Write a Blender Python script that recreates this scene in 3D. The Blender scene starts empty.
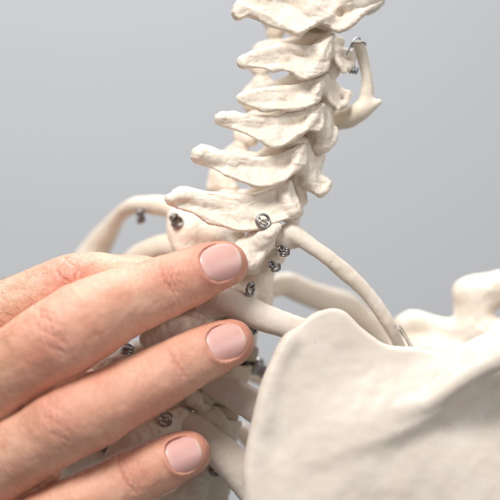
import bpy, math, random
import numpy as np
from mathutils import Vector
rnd = random.Random(7)
C = bpy.context.scene.collection
SC = bpy.context.scene

# ---------------------------------------------------------------- units: 1 u = 0.34 mm
S = 0.00034
D = 0.70 / S                      # camera distance in u
Z0 = 1.25                         # height of the point looked at, metres

# ---------------------------------------------------------------- camera
cam_d = bpy.data.cameras.new('camera')
cam = bpy.data.objects.new('camera', cam_d); C.objects.link(cam)
cam.location = (0, -D * S, Z0)
cam.rotation_euler = (math.pi / 2, 0, 0)
cam_d.sensor_width = 36
cam_d.lens = 36 * 0.70 / (500 * S)
cam_d.clip_start = 0.02; cam_d.clip_end = 50
cam_d.dof.use_dof = True
cam_d.dof.focus_distance = D * S - 0.012
cam_d.dof.aperture_fstop = 4.9
SC.camera = cam

# ---------------------------------------------------------------- world + lamps (studio)
w = bpy.data.worlds.new('World'); SC.world = w; w.use_nodes = True
w.node_tree.nodes['Background'].inputs[0].default_value = (0.95, 0.96, 1.0, 1)
w.node_tree.nodes['Background'].inputs[1].default_value = 0.20

def area(name, loc, target, size, power, col):
    l = bpy.data.lights.new(name, 'AREA'); l.shape = 'RECTANGLE'
    l.size, l.size_y = size; l.energy = power; l.color = col
    o = bpy.data.objects.new(name, l); C.objects.link(o)
    o.location = loc
    o.rotation_euler = (Vector(target) - Vector(loc)).to_track_quat('-Z', 'Y').to_euler()
    return o
area('key_softbox', (-0.42, -0.75, Z0 + 1.0), (0, 0, Z0), (0.5, 0.5), 19.5, (1.0, 0.98, 0.95))
area('top_softbox', (0.15, 0.45, Z0 + 1.0), (0, 0.05, Z0), (0.6, 0.6), 9.0, (1.0, 0.99, 0.98))
area('fill_softbox', (1.0, -0.9, Z0 + 0.35), (0, 0, Z0), (0.8, 0.8), 5.5, (1.0, 0.98, 0.96))
area('backdrop_lamp', (-0.25, 0.55, Z0 + 1.2), (0.0, 1.9, Z0 + 0.12), (1.3, 0.6), 21.5, (0.965, 0.985, 1.0))

SC.view_settings.view_transform = 'Standard'
SC.view_settings.look = 'None'
SC.view_settings.exposure = 0.12
SC.view_settings.gamma = 1.0

# ---------------------------------------------------------------- tagging
def link(o, parent=None):
    C.objects.link(o)
    if parent is not None:
        o.parent = parent
    return o
def empty(name, loc, **kw):
    o = bpy.data.objects.new(name, None); C.objects.link(o); o.location = loc
    o.empty_display_size = 0.02
    for k, v in kw.items(): o[k] = v
    return o

# ---------------------------------------------------------------- materials
def mat(name):
    m = bpy.data.materials.new(name); m.use_nodes = True
    nt = m.node_tree; b = nt.nodes['Principled BSDF']
    return m, nt, b
def node(nt, t, **kw):
    n = nt.nodes.new(t)
    for k, v in kw.items():
        if k in n.inputs: n.inputs[k].default_value = v
        else: setattr(n, k, v)
    return n
def ramp(nt, fac, stops):
    r = nt.nodes.new('ShaderNodeValToRGB')
    e = r.color_ramp.elements
    while len(e) < len(stops): e.new(0.5)
    for el, (p, c) in zip(e, stops):
        el.position = p; el.color = (*c, 1) if len(c) == 3 else c
    nt.links.new(fac, r.inputs[0]); return r
def mix(nt, fac, a, b, mode='MIX'):
    n = nt.nodes.new('ShaderNodeMix'); n.data_type = 'RGBA'; n.blend_type = mode
    for s, v in ((n.inputs[0], fac), (n.inputs[6], a), (n.inputs[7], b)):
        if hasattr(v, 'is_linked') or hasattr(v, 'links'): nt.links.new(v, s)
        else: s.default_value = v if not isinstance(v, tuple) else (*v, 1)
    return n.outputs[2]

def bone_mat(name, c1, c2, stain, sss=0.25, bump=0.5, stain_amt=0.35):
    m, nt, b = mat(name); L = nt.links
    tc = node(nt, 'ShaderNodeTexCoord').outputs['Object']
    n1 = node(nt, 'ShaderNodeTexNoise', Scale=70.0, Detail=5.0, Roughness=0.6); L.new(tc, n1.inputs['Vector'])
    n2 = node(nt, 'ShaderNodeTexNoise', Scale=260.0, Detail=6.0, Roughness=0.65); L.new(tc, n2.inputs['Vector'])
    n3 = node(nt, 'ShaderNodeTexVoronoi', Scale=420.0); L.new(tc, n3.inputs['Vector'])
    base = mix(nt, ramp(nt, n1.outputs[0], [(0.35, (0, 0, 0)), (0.65, (1, 1, 1))]).outputs[0], c1, c2)
    st = ramp(nt, n2.outputs[0], [(0.52, (0, 0, 0)), (0.78, (stain_amt,) * 3)])
    base = mix(nt, st.outputs[0], base, stain)
    # tiny dark pores, sparse
    n4 = node(nt, 'ShaderNodeTexNoise', Scale=110.0, Detail=2.0); L.new(tc, n4.inputs['Vector'])
    pore = ramp(nt, n3.outputs['Distance'], [(0.06, (1, 1, 1)), (0.16, (0, 0, 0))])
    pm = ramp(nt, n4.outputs[0], [(0.55, (0, 0, 0)), (0.66, (1, 1, 1))])
    mul = node(nt, 'ShaderNodeMath', operation='MULTIPLY')
    L.new(pore.outputs[0], mul.inputs[0]); L.new(pm.outputs[0], mul.inputs[1])
    m2 = node(nt, 'ShaderNodeMath', operation='MULTIPLY'); L.new(mul.outputs[0], m2.inputs[0]); m2.inputs[1].default_value = 0.45 * min(1, bump * 2)
    base = mix(nt, m2.outputs[0], base, (stain[0] * .5, stain[1] * .42, stain[2] * .35))
    L.new(base, b.inputs['Base Color'])
    b.inputs['Roughness'].default_value = 0.43
    b.inputs['Specular IOR Level'].default_value = 0.45
    b.subsurface_method = 'RANDOM_WALK' if hasattr(b, 'subsurface_method') else None
    b.inputs['Subsurface Weight'].default_value = sss
    b.inputs['Subsurface Radius'].default_value = (1.0, 0.55, 0.33)
    b.inputs['Subsurface Scale'].default_value = 0.0016
    # bump: grain + pores
    ng = node(nt, 'ShaderNodeTexNoise', Scale=480.0, Detail=8.0, Roughness=0.7); L.new(tc, ng.inputs['Vector'])
    bp = node(nt, 'ShaderNodeBump', Strength=bump, Distance=0.00035); L.new(ng.outputs[0], bp.inputs['Height'])
    inv = node(nt, 'ShaderNodeMath', operation='SUBTRACT'); inv.inputs[0].default_value = 1.0; L.new(mul.outputs[0], inv.inputs[1])
    bp2 = node(nt, 'ShaderNodeBump', Strength=0.5, Distance=0.0003); L.new(inv.outputs[0], bp2.inputs['Height']); L.new(bp.outputs[0], bp2.inputs['Normal'])
    L.new(bp2.outputs[0], b.inputs['Normal'])
    return m
BONE = bone_mat('bone_plastic', (0.80, 0.695, 0.575), (0.86, 0.775, 0.67), (0.60, 0.44, 0.30))
BONE_Y = bone_mat('bone_plastic_yellowed', (0.74, 0.655, 0.53), (0.80, 0.73, 0.62), (0.55, 0.40, 0.25), bump=0.9, stain_amt=0.6)
BONE_P = bone_mat('bone_plastic_smooth', (0.73, 0.64, 0.55), (0.77, 0.695, 0.61), (0.68, 0.53, 0.42), bump=0.10, stain_amt=0.22)
DISC = bone_mat('disc_rubber', (0.45, 0.36, 0.25), (0.52, 0.43, 0.31), (0.32, 0.24, 0.14), sss=0.1, bump=0.3)

def metal_mat(name, col, rough):
    m, nt, b = mat(name)
    tc = node(nt, 'ShaderNodeTexCoord').outputs['Object']
    n = node(nt, 'ShaderNodeTexNoise', Scale=900.0, Detail=3.0); nt.links.new(tc, n.inputs['Vector'])
    c = mix(nt, n.outputs[0], tuple(x * .7 for x in col), tuple(min(1, x * 1.25) for x in col))
    nt.links.new(c, b.inputs['Base Color'])
    b.inputs['Metallic'].default_value = 1; b.inputs['Roughness'].default_value = rough
    return m
STEEL = metal_mat('spring_steel', (0.42, 0.41, 0.41), 0.28)
DARKSTEEL = metal_mat('dark_steel', (0.28, 0.27, 0.265), 0.28)

def skin_mat():
    m, nt, b = mat('skin'); L = nt.links
    tc = node(nt, 'ShaderNodeTexCoord').outputs['Object']
    at = node(nt, 'ShaderNodeAttribute', attribute_name='red').outputs['Fac']
    n1 = node(nt, 'ShaderNodeTexNoise', Scale=65.0, Detail=4.0, Roughness=0.6); L.new(tc, n1.inputs['Vector'])
    n2 = node(nt, 'ShaderNodeTexNoise', Scale=420.0, Detail=5.0, Roughness=0.7); L.new(tc, n2.inputs['Vector'])
    base = mix(nt, ramp(nt, n1.outputs[0], [(0.33, (0, 0, 0)), (0.68, (1, 1, 1))]).outputs[0], (0.77, 0.45, 0.32), (0.67, 0.315, 0.21))
    f2 = ramp(nt, n2.outputs[0], [(0.45, (0, 0, 0)), (0.75, (0.22, 0.22, 0.22))])
    base = mix(nt, f2.outputs[0], base, (0.64, 0.28, 0.19))
    base = mix(nt, at, base, (0.64, 0.20, 0.15))
    cr = node(nt, 'ShaderNodeAttribute', attribute_name='crease').outputs['Fac']
    base = mix(nt, cr, base, (0.50, 0.15, 0.10))
    frk = node(nt, 'ShaderNodeAttribute', attribute_name='tan').outputs['Fac']
    n5 = node(nt, 'ShaderNodeTexNoise', Scale=160.0, Detail=3.0); L.new(tc, n5.inputs['Vector'])
    mm = node(nt, 'ShaderNodeMath', operation='MULTIPLY')
    L.new(ramp(nt, n5.outputs[0], [(0.45, (0, 0, 0)), (0.65, (1, 1, 1))]).outputs[0], mm.inputs[0]); L.new(frk, mm.inputs[1])
    base = mix(nt, mm.outputs[0], base, (0.50, 0.26, 0.15))
    L.new(base, b.inputs['Base Color'])
    b.inputs['Roughness'].default_value = 0.42
    b.inputs['Specular IOR Level'].default_value = 0.5
    b.inputs['Subsurface Weight'].default_value = 0.28
    b.inputs['Subsurface Radius'].default_value = (1.0, 0.32, 0.16)
    b.inputs['Subsurface Scale'].default_value = 0.0018
    v = node(nt, 'ShaderNodeTexVoronoi', Scale=1500.0, feature='DISTANCE_TO_EDGE')
    nd = node(nt, 'ShaderNodeTexNoise', Scale=300.0, Detail=2.0); L.new(tc, nd.inputs['Vector'])
    ad = node(nt, 'ShaderNodeVectorMath', operation='MULTIPLY_ADD')
    L.new(nd.outputs['Color'], ad.inputs[0]); ad.inputs[1].default_value = (0.002,) * 3; L.new(tc, ad.inputs[2])
    L.new(ad.outputs[0], v.inputs['Vector'])
    b1 = node(nt, 'ShaderNodeBump', Strength=0.8, Distance=0.00022); L.new(v.outputs['Distance'], b1.inputs['Height'])
    # fine wrinkle lines that run across the fingers
    wv = node(nt, 'ShaderNodeTexWave', Scale=190.0, Distortion=9.0, Detail=3.0); wv.inputs['Detail Scale'].default_value = 1.2
    mp = node(nt, 'ShaderNodeMapping'); mp.inputs['Rotation'].default_value = (0, 0.40, 0); L.new(tc, mp.inputs['Vector']); L.new(mp.outputs[0], wv.inputs['Vector'])
    b2 = node(nt, 'ShaderNodeBump', Strength=0.10, Distance=0.00025); L.new(wv.outputs['Fac'], b2.inputs['Height']); L.new(b1.outputs[0], b2.inputs['Normal'])
    b3 = node(nt, 'ShaderNodeBump', Strength=0.15, Distance=0.0004); L.new(n2.outputs[0], b3.inputs['Height']); L.new(b2.outputs[0], b3.inputs['Normal'])
    mp2 = node(nt, 'ShaderNodeMapping'); mp2.inputs['Rotation'].default_value = (0, 0.38, 0); L.new(tc, mp2.inputs['Vector'])
    mp3 = node(nt, 'ShaderNodeMapping'); mp3.inputs['Scale'].default_value = (5.0, 1.0, 0.8); L.new(mp2.outputs[0], mp3.inputs['Vector'])
    n6 = node(nt, 'ShaderNodeTexNoise', Scale=230.0, Detail=4.0, Roughness=0.6, Distortion=0.6); L.new(mp3.outputs[0], n6.inputs['Vector'])
    b4 = node(nt, 'ShaderNodeBump', Strength=0.75, Distance=0.00035); L.new(n6.outputs[0], b4.inputs['Height']); L.new(b3.outputs[0], b4.inputs['Normal'])
    n7 = node(nt, 'ShaderNodeTexNoise', Scale=38.0, Detail=2.0); L.new(tc, n7.inputs['Vector'])
    red2 = ramp(nt, n7.outputs[0], [(0.5, (0, 0, 0)), (0.7, (0.28, 0.28, 0.28))])
    base = mix(nt, red2.outputs[0], base, (0.68, 0.29, 0.215))
    L.new(base, b.inputs['Base Color'])
    L.new(b4.outputs[0], b.inputs['Normal'])
    return m
SKIN = skin_mat()
def nail_mat():
    m, nt, b = mat('fingernail'); L = nt.links
    e = node(nt, 'ShaderNodeAttribute', attribute_name='edge').outputs['Fac']
    tc = node(nt, 'ShaderNodeTexCoord').outputs['Object']
    n1 = node(nt, 'ShaderNodeTexNoise', Scale=300.0, Detail=3.0); L.new(tc, n1.inputs['Vector'])
    pink = mix(nt, n1.outputs[0], (0.70, 0.38, 0.335), (0.76, 0.47, 0.42))
    r = ramp(nt, e, [(0.0, (0.84, 0.60, 0.56)), (0.25, (0.5, 0.5, 0.5)), (1.0, (1, 1, 1))])
    oi = node(nt, 'ShaderNodeObjectInfo').outputs['Random']
    pink = mix(nt, oi, pink, (0.74, 0.42, 0.38))
    f = ramp(nt, e, [(0.90, (0, 0, 0)), (0.965, (0.75, 0.75, 0.75))])
    f0 = ramp(nt, e, [(0.02, (0.7, 0.7, 0.7)), (0.20, (0, 0, 0))])
    pink = mix(nt, f0.outputs[0], pink, (0.78, 0.53, 0.48))
    c = mix(nt, f.outputs[0], pink, (0.80, 0.64, 0.52))
    nt.nodes.remove(r)
    L.new(c, b.inputs['Base Color'])
    b.inputs['Roughness'].default_value = 0.29
    b.inputs['Specular IOR Level'].default_value = 0.5
    b.inputs['Subsurface Weight'].default_value = 0.25
    b.inputs['Subsurface Radius'].default_value = (1, .45, .4); b.inputs['Subsurface Scale'].default_value = 0.0012
    ac = node(nt, 'ShaderNodeAttribute', attribute_name='across').outputs['Fac']
    cm = node(nt, 'ShaderNodeCombineXYZ'); L.new(ac, cm.inputs[0])
    n = node(nt, 'ShaderNodeTexNoise', Scale=16.0, Detail=2.0); L.new(cm.outputs[0], n.inputs['Vector'])
    bp = node(nt, 'ShaderNodeBump', Strength=0.16, Distance=0.00018); L.new(n.outputs[0], bp.inputs['Height'])
    L.new(bp.outputs[0], b.inputs['Normal'])
    return m
NAIL = nail_mat()

# ---------------------------------------------------------------- coordinates
def P(px, py, y=0.0):
    k = 1 + y / D
    return np.array([(px - 250) * k, y, (250 - py) * k])
def PR(pts):   # (px, py, y, r) -> [(xyz, r)]
    return [(P(a, b, c), r) for a, b, c, r in pts]
def world(p):
    return (p[0] * S, p[1] * S, p[2] * S + Z0)

# ---------------------------------------------------------------- signed distance field kit
RNG = np.random.RandomState(3)
LAT = RNG.rand(32, 32, 32).astype(np.float32)
def vnoise(p, scale, off=0.0):
    q = p / scale + 100.0 + off
    i = np.floor(q).astype(np.int32); f = (q - i).astype(np.float32); f = f * f * (3 - 2 * f)
    i &= 31; j = (i + 1) & 31
    x0, y0, z0 = i.T; x1, y1, z1 = j.T; fx, fy, fz = f.T
    a = LAT[x0, y0, z0] * (1 - fx) + LAT[x1, y0, z0] * fx
    b = LAT[x0, y1, z0] * (1 - fx) + LAT[x1, y1, z0] * fx
    c = LAT[x0, y0, z1] * (1 - fx) + LAT[x1, y0, z1] * fx
    d = LAT[x0, y1, z1] * (1 - fx) + LAT[x1, y1, z1] * fx
    return ((a * (1 - fy) + b * fy) * (1 - fz) + (c * (1 - fy) + d * fy) * fz) * 2 - 1
def fbm(p, scale, off=0.0, oct=3):
    s = 0; a = 1.0
    for k in range(oct):
        s = s + a * vnoise(p, scale / 2 ** k, off + 7.3 * k); a *= 0.5
    return s
def spline(pts, n=4):
    """Catmull-Rom through rows of numbers."""
    A = np.array(pts, float)
    if len(A) < 3: n = max(n, 2)
    E = np.vstack([2 * A[0] - A[1], A, 2 * A[-1] - A[-2]])
    out = []
    for i in range(1, len(E) - 2):
        for k in range(n):
            t = k / n
            out.append(0.5 * (2 * E[i] + (E[i + 1] - E[i - 1]) * t + (2 * E[i - 1] - 5 * E[i] + 4 * E[i + 1] - E[i + 2]) * t * t
                              + (3 * E[i] - E[i - 1] - 3 * E[i + 1] + E[i + 2]) * t ** 3))
    out.append(A[-1]); return np.array(out)
def smin(a, b, k):
    h = np.clip(0.5 + 0.5 * (b - a) / k, 0, 1)
    return b + (a - b) * h - k * h * (1 - h)

class Field:
    def __init__(s, lo, hi, h=1.0):
        s.h = h; s.lo = np.array(lo, float)
        s.n = np.maximum(4, np.ceil((np.array(hi, float) - s.lo) / h).astype(int) + 1)
        s.F = np.full(tuple(s.n), 200.0, np.float32)
        s.ax = [(s.lo[i] + h * np.arange(s.n[i])).astype(np.float32) for i in range(3)]
    def sl(s, lo, hi):
        a = np.clip(np.floor((np.array(lo) - s.lo) / s.h).astype(int), 0, s.n)
        b = np.clip(np.ceil((np.array(hi) - s.lo) / s.h).astype(int) + 1, 0, s.n)
        return tuple(slice(int(x), int(y)) for x, y in zip(a, b))
    def grid(s, sl):
        return (s.ax[0][sl[0]][:, None, None], s.ax[1][sl[1]][None, :, None], s.ax[2][sl[2]][None, None, :])
    def apply(s, sl, d, k, op):
        if op == 'add': s.F[sl] = smin(s.F[sl], d, k)
        else: s.F[sl] = -smin(-s.F[sl], d, k)          # carve d away
    def chain(s, pts, k=4.0, op='add', n=4, flat=None, ff=1.0):
        """pts = [(xyz, r)...]; flat = direction in which the section is thinned to ff."""
        A = spline([[*p, r] for p, r in pts], n) if n > 1 and len(pts) > 1 else np.array([[*p, r] for p, r in pts], float)
        if len(A) == 1: A = np.vstack([A, A + [0.01, 0, 0, 0]])
        R = A[:, 3].max() + k + 3
        bsl = s.sl(A[:, :3].min(0) - R, A[:, :3].max(0) + R)
        sh = s.F[bsl].shape
        if 0 in sh: return
        T = np.full(sh, 200.0, np.float32)
        off = [q.start for q in bsl]
        if flat is not None: fl = np.array(flat, float); fl /= np.linalg.norm(fl)
        for i in range(len(A) - 1):
            a, b = A[i, :3], A[i + 1, :3]; ra, rb = A[i, 3], A[i + 1, 3]
            R = max(ra, rb) + k + 3
            q = s.sl(np.minimum(a, b) - R, np.maximum(a, b) + R)
            X, Y, Z = s.grid(q)
            ab = b - a; L2 = max((ab ** 2).sum(), 1e-6)
            x, y, z = X - a[0], Y - a[1], Z - a[2]
            t = np.clip((x * ab[0] + y * ab[1] + z * ab[2]) / L2, 0, 1)
            x, y, z = x - t * ab[0], y - t * ab[1], z - t * ab[2]
            if flat is None:
                d = np.sqrt(x * x + y * y + z * z) - (ra + (rb - ra) * t)
            else:
                dn = x * fl[0] + y * fl[1] + z * fl[2]
                l = np.sqrt(np.maximum(x * x + y * y + z * z + dn * dn * (1 / ff ** 2 - 1), 1e-6))
                r = (ra + (rb - ra) * t)
                g = np.sqrt(np.maximum(x * x + y * y + z * z + dn * dn * (1 / ff ** 4 - 1), 1e-6))
                d = l * (l - r) / g
            ql = tuple(slice(q[m].start - off[m], q[m].stop - off[m]) for m in range(3))
            T[ql] = np.minimum(T[ql], d)
        s.apply(bsl, T, k, op)
    def ell(s, c, rad, axes=None, k=4.0, op='add'):
        """ellipsoid; axes = 3x3 rows of unit axes"""
        c = np.array(c, float); rad = np.array(rad, float)
        if axes is None: axes = np.eye(3)
        R = rad.max() + k + 3
        q = s.sl(c - R, c + R); X, Y, Z = s.grid(q)
        if 0 in s.F[q].shape: return
        l2 = 0; g2 = 0
        for i in range(3):
            t = (X - c[0]) * axes[i][0] + (Y - c[1]) * axes[i][1] + (Z - c[2]) * axes[i][2]
            l2 = l2 + (t / rad[i]) ** 2; g2 = g2 + (t / rad[i] ** 2) ** 2
        l = np.sqrt(l2)
        d = l * (l - 1) / np.sqrt(np.maximum(g2, 1e-9))
        d = np.maximum(d, -rad.min())
        s.apply(q, d.astype(np.float32), k, op)
    def cyl(s, a, b, r, rnd_=3.0, k=3.0, op='add', waist=0.0):
        a = np.array(a, float); b = np.array(b, float)
        R = r + k + 4
        q = s.sl(np.minimum(a, b) - R, np.maximum(a, b) + R); X, Y, Z = s.grid(q)
        if 0 in s.F[q].shape: return
        ab = b - a; L = np.linalg.norm(ab); u = ab / L; c = (a + b) / 2
        x, y, z = X - c[0], Y - c[1], Z - c[2]
        t = x * u[0] + y * u[1] + z * u[2]
        rr = np.sqrt(np.maximum(x * x + y * y + z * z - t * t, 0))
        rw = r - waist * np.clip(1 - (2 * t / L) ** 2, 0, 1)
        qa = rr - rw + rnd_; qb = np.abs(t) - L / 2 + rnd_
        d = np.minimum(np.maximum(qa, qb), 0) + np.sqrt(np.maximum(qa, 0) ** 2 + np.maximum(qb, 0) ** 2) - rnd_
        s.apply(q, d.astype(np.float32), k, op)
    def plate(s, poly, y0, T, R, tilt=(0, 0, 0), relief=None, k=4.0, op='add', smooth=3, span=60):
        """thick sheet: outline poly (px,py), mid surface y0 + tilt.(x-xc) + relief(x,z), half thickness T, edge rounding R"""
        k0 = 1 + y0 / D
        pl = [((a - 250) * k0, (250 - b) * k0) for a, b in poly]
        if smooth > 1:
            pp = spline(pl + [pl[0]], smooth)[:-1]
        else: pp = np.array(pl)
        xc, zc = pp.mean(0)
        R2 = k + 4
        ys = [y0 - span - 12 - R2, y0 + span + 12 + R2]
        q = s.sl((pp[:, 0].min() - R2, ys[0], pp[:, 1].min() - R2), (pp[:, 0].max() + R2, ys[1], pp[:, 1].max() + R2))
        X, Y, Z = s.grid(q)
        if 0 in s.F[q].shape: return
        x = X[:, 0, 0][:, None]; z = Z[0, 0, :][None, :]
        d2 = np.full((x.size, z.size), 1e9); sg = np.ones((x.size, z.size))
        m = len(pp)
        for i in range(m):
            a = pp[i]; b = pp[i - 1]; e = b - a
            wx, wz = x - a[0], z - a[1]
            t = np.clip((wx * e[0] + wz * e[1]) / max((e ** 2).sum(), 1e-6), 0, 1)
            bx, bz = wx - e[0] * t, wz - e[1] * t
            d2 = np.minimum(d2, bx * bx + bz * bz)
            c1 = z >= a[1]; c2 = z < b[1]; c3 = (e[0] * wz) > (e[1] * wx)
            fl = (c1 & c2 & c3) | (~c1 & ~c2 & ~c3)
            sg = np.where(fl, -sg, sg)
        dp = sg * np.sqrt(d2)
        ym = y0 + tilt[0] * (x - xc) + tilt[1] * (z - zc)
        if relief is not None: ym = ym + relief(x, z, dp)
        Tm = T(x, z) if callable(T) else T
        gx = np.gradient(ym, s.h, axis=0); gz = np.gradient(ym, s.h, axis=1)
        sc_ = 1 / np.sqrt(1 + gx ** 2 + gz ** 2)
        dy = (np.abs(Y - ym[:, None, :]) - (Tm if np.isscalar(Tm) else Tm[:, None, :])) * sc_[:, None, :]
        qa = dp[:, None, :] + R; qb = dy + R
        d = np.minimum(np.maximum(qa, qb), 0) + np.sqrt(np.maximum(qa, 0) ** 2 + np.maximum(qb, 0) ** 2) - R
        s.apply(q, d.astype(np.float32), k, op)
    def rough(s, amp, scale, off=0.0, oct=3):
        m = np.abs(s.F) < (abs(amp) * 2.2 + 2.5)
        ix = np.argwhere(m)
        p = s.lo + ix * s.h
        s.F[m] += amp * fbm(p, scale, off, oct)
    def ridges(s, amp, scale, off=0.0):
        m = np.abs(s.F) < 4
        p = s.lo + np.argwhere(m) * s.h
        w_ = p + 3.0 * np.stack([vnoise(p, scale * 1.5, off + q) for q in (1, 2, 3)], 1)
        n_ = np.abs(vnoise(w_ * [1, 1, 1.6], scale, off + 9))
        s.F[m] += amp * (np.exp(-(n_ / .12) ** 2) - .2)
    def near(s, dist):
        m = np.abs(s.F) < dist; ix = np.argwhere(m); return m, s.lo + ix * s.h
    def nets(s):
        F = s.F; n = F.shape
        ins = F < 0
        cnt = np.zeros((n[0] - 1, n[1] - 1, n[2] - 1), np.int8)
        for dx in (0, 1):
            for dy in (0, 1):
                for dz in (0, 1):
                    cnt += ins[dx:n[0] - 1 + dx, dy:n[1] - 1 + dy, dz:n[2] - 1 + dz]
        act = (cnt > 0) & (cnt < 8)
        ids = np.full(act.shape, -1, np.int64); c = np.argwhere(act); ids[act] = np.arange(len(c))
        acc = np.zeros((len(c), 3)); num = np.zeros(len(c))
        corners = [(i, j, k) for i in (0, 1) for j in (0, 1) for k in (0, 1)]
        for a in corners:
            for axx in range(3):
                if a[axx]: continue
                b = list(a); b[axx] = 1; b = tuple(b)
                fa = F[c[:, 0] + a[0], c[:, 1] + a[1], c[:, 2] + a[2]]; fb = F[c[:, 0] + b[0], c[:, 1] + b[1], c[:, 2] + b[2]]
                m = (fa < 0) != (fb < 0)
                t = np.where(m, fa / np.where(m, fa - fb, 1), 0)
                pos = np.array(a, float)[None, :].repeat(len(c), 0); pos[:, axx] += t
                acc += pos * m[:, None]; num += m
        V = s.lo + (c + acc / num[:, None]) * s.h
        quads = []
        for axx in range(3):
            o = [m for m in range(3) if m != axx]
            A = [slice(None)] * 3; B = [slice(None)] * 3
            A[axx] = slice(0, n[axx] - 1); B[axx] = slice(1, n[axx])
            for q in o: A[q] = slice(1, n[q] - 1); B[q] = slice(1, n[q] - 1)
            fa, fb = ins[tuple(A)], ins[tuple(B)]
            e = np.argwhere(fa != fb); fl = fa[fa != fb]
            base = e.copy()
            for q in o: base[:, q] += 1
            def cell(d0, d1):
                k = base.copy(); k[:, o[0]] += d0; k[:, o[1]] += d1
                return ids[k[:, 0], k[:, 1], k[:, 2]]
            qd = np.stack([cell(-1, -1), cell(0, -1), cell(0, 0), cell(-1, 0)], 1)
            if axx == 1: fl = ~fl
            qd[~fl] = qd[~fl][:, ::-1]
            quads.append(qd)
        Q = np.vstack(quads); Q = Q[(Q >= 0).all(1)]
        return V, Q
    def smooth(s, V, Q, it=1, lam=0.5):
        e = np.vstack([Q[:, [0, 1]], Q[:, [1, 2]], Q[:, [2, 3]], Q[:, [3, 0]]])
        i, j = np.concatenate([e[:, 0], e[:, 1]]), np.concatenate([e[:, 1], e[:, 0]])
        w_ = np.bincount(i, minlength=len(V))
        for _ in range(it):
            a = np.stack([np.bincount(i, V[j, m], minlength=len(V)) for m in range(3)], 1) / np.maximum(w_, 1)[:, None]
            V = V + lam * (a - V)
        return V
    def build(s, name, material, parent, it=2, attrs=None, **props):
        V, Q = s.nets(); V = s.smooth(V, Q, it)
        return make_mesh(name, V, Q, material, parent, attrs(V) if attrs else None, **props)

def make_mesh(name, V, Q, material, parent, attrs=None, **props):
    V = np.asarray(V, float)
    c = (V.min(0) + V.max(0)) / 2
    me = bpy.data.meshes.new(name)
    W = (V - c) * S
    Q = np.asarray(Q)
    if Q.ndim == 2:
        me.vertices.add(len(W)); me.vertices.foreach_set('co', W.ravel().astype(np.float32))
        me.loops.add(Q.size); me.loops.foreach_set('vertex_index', Q.ravel().astype(np.int32))
        me.polygons.add(len(Q)); me.polygons.foreach_set('loop_start', np.arange(0, Q.size, Q.shape[1], dtype=np.int32))
        me.update(calc_edges=True); me.validate()
    else:
        me.from_pydata([tuple(v) for v in W], [], [tuple(q) for q in Q]); me.update()
    me.polygons.foreach_set('use_smooth', np.ones(len(me.polygons), bool))
    for k, v in (attrs or {}).items():
        a = me.attributes.new(k, 'FLOAT', 'POINT'); a.data.foreach_set('value', np.asarray(v, np.float32))
    me.materials.append(material)
    o = bpy.data.objects.new(name, me); C.objects.link(o)
    loc = Vector(world(c))
    if parent is not None:
        o.parent = parent; loc = loc - top_world(parent)
    o.location = loc
    for k, v in props.items(): o[k] = v
    return o
def top_world(o):
    v = Vector(o.location)
    while o.parent: o = o.parent; v += o.location
    return v

def tube(name, pts, r, material, parent, sides=8, n=1, **props):
    """round wire along points given in u"""
    A = spline([list(p) for p in pts], n) if n > 1 else np.array(pts, float)
    V = []; Fc = []
    T = np.gradient(A, axis=0); T /= np.maximum(np.linalg.norm(T, axis=1), 1e-9)[:, None]
    up = np.array([0.3, 0.5, 0.81]); nrm = np.cross(T[0], up); nrm /= np.linalg.norm(nrm)
    for i, p in enumerate(A):
        nrm = nrm - T[i] * nrm.dot(T[i]); nrm /= np.linalg.norm(nrm); bn = np.cross(T[i], nrm)
        for s_ in range(sides):
            a = 2 * math.pi * s_ / sides
            V.append(p + r * (math.cos(a) * nrm + math.sin(a) * bn))
    for i in range(len(A) - 1):
        for s_ in range(sides):
            t = (s_ + 1) % sides
            Fc.append((i * sides + s_, i * sides + t, (i + 1) * sides + t, (i + 1) * sides + s_))
    Q = list(Fc) + [tuple(range(sides))[::-1], tuple((len(A) - 1) * sides + q for q in range(sides))]
    c = np.array(V); me_faces = Q
    V = np.array(V); cc = (V.min(0) + V.max(0)) / 2
    me = bpy.data.meshes.new(name); me.from_pydata([tuple((v - cc) * S) for v in V], [], me_faces); me.update()
    me.polygons.foreach_set('use_smooth', np.ones(len(me.polygons), bool)); me.materials.append(material)
    o = bpy.data.objects.new(name, me); C.objects.link(o)
    loc = Vector(world(cc))
    if parent is not None: o.parent = parent; loc = loc - top_world(parent)
    o.location = loc
    for k, v in props.items(): o[k] = v
    return o
def coil(center, axis, R, turns, pitch, r, material, parent, tail=0.0, name='wire_coil', phase=0.0, **props):
    a = np.array(axis, float); a /= np.linalg.norm(a)
    u = np.cross(a, [0.2, 0.1, 1.0]); u /= np.linalg.norm(u); v = np.cross(a, u)
    c = np.array(center, float); pts = []
    N = int(turns * 18)
    for i in range(N + 1):
        th = 2 * math.pi * i / 18 + phase; t = (i / 18 - turns / 2) * pitch
        rr = R * (1 + 0.07 * math.sin(i * 0.29 + 1))
        pts.append(c + a * t + rr * (math.cos(th) * u + math.sin(th) * v))
    if tail:
        e = pts[-1]; pts.append(e + a * tail * .4 - (e - c) * 0.3); pts.append(c + a * (tail + turns * pitch / 2))
    return tube(name, pts, r, material, parent, **props)

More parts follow.
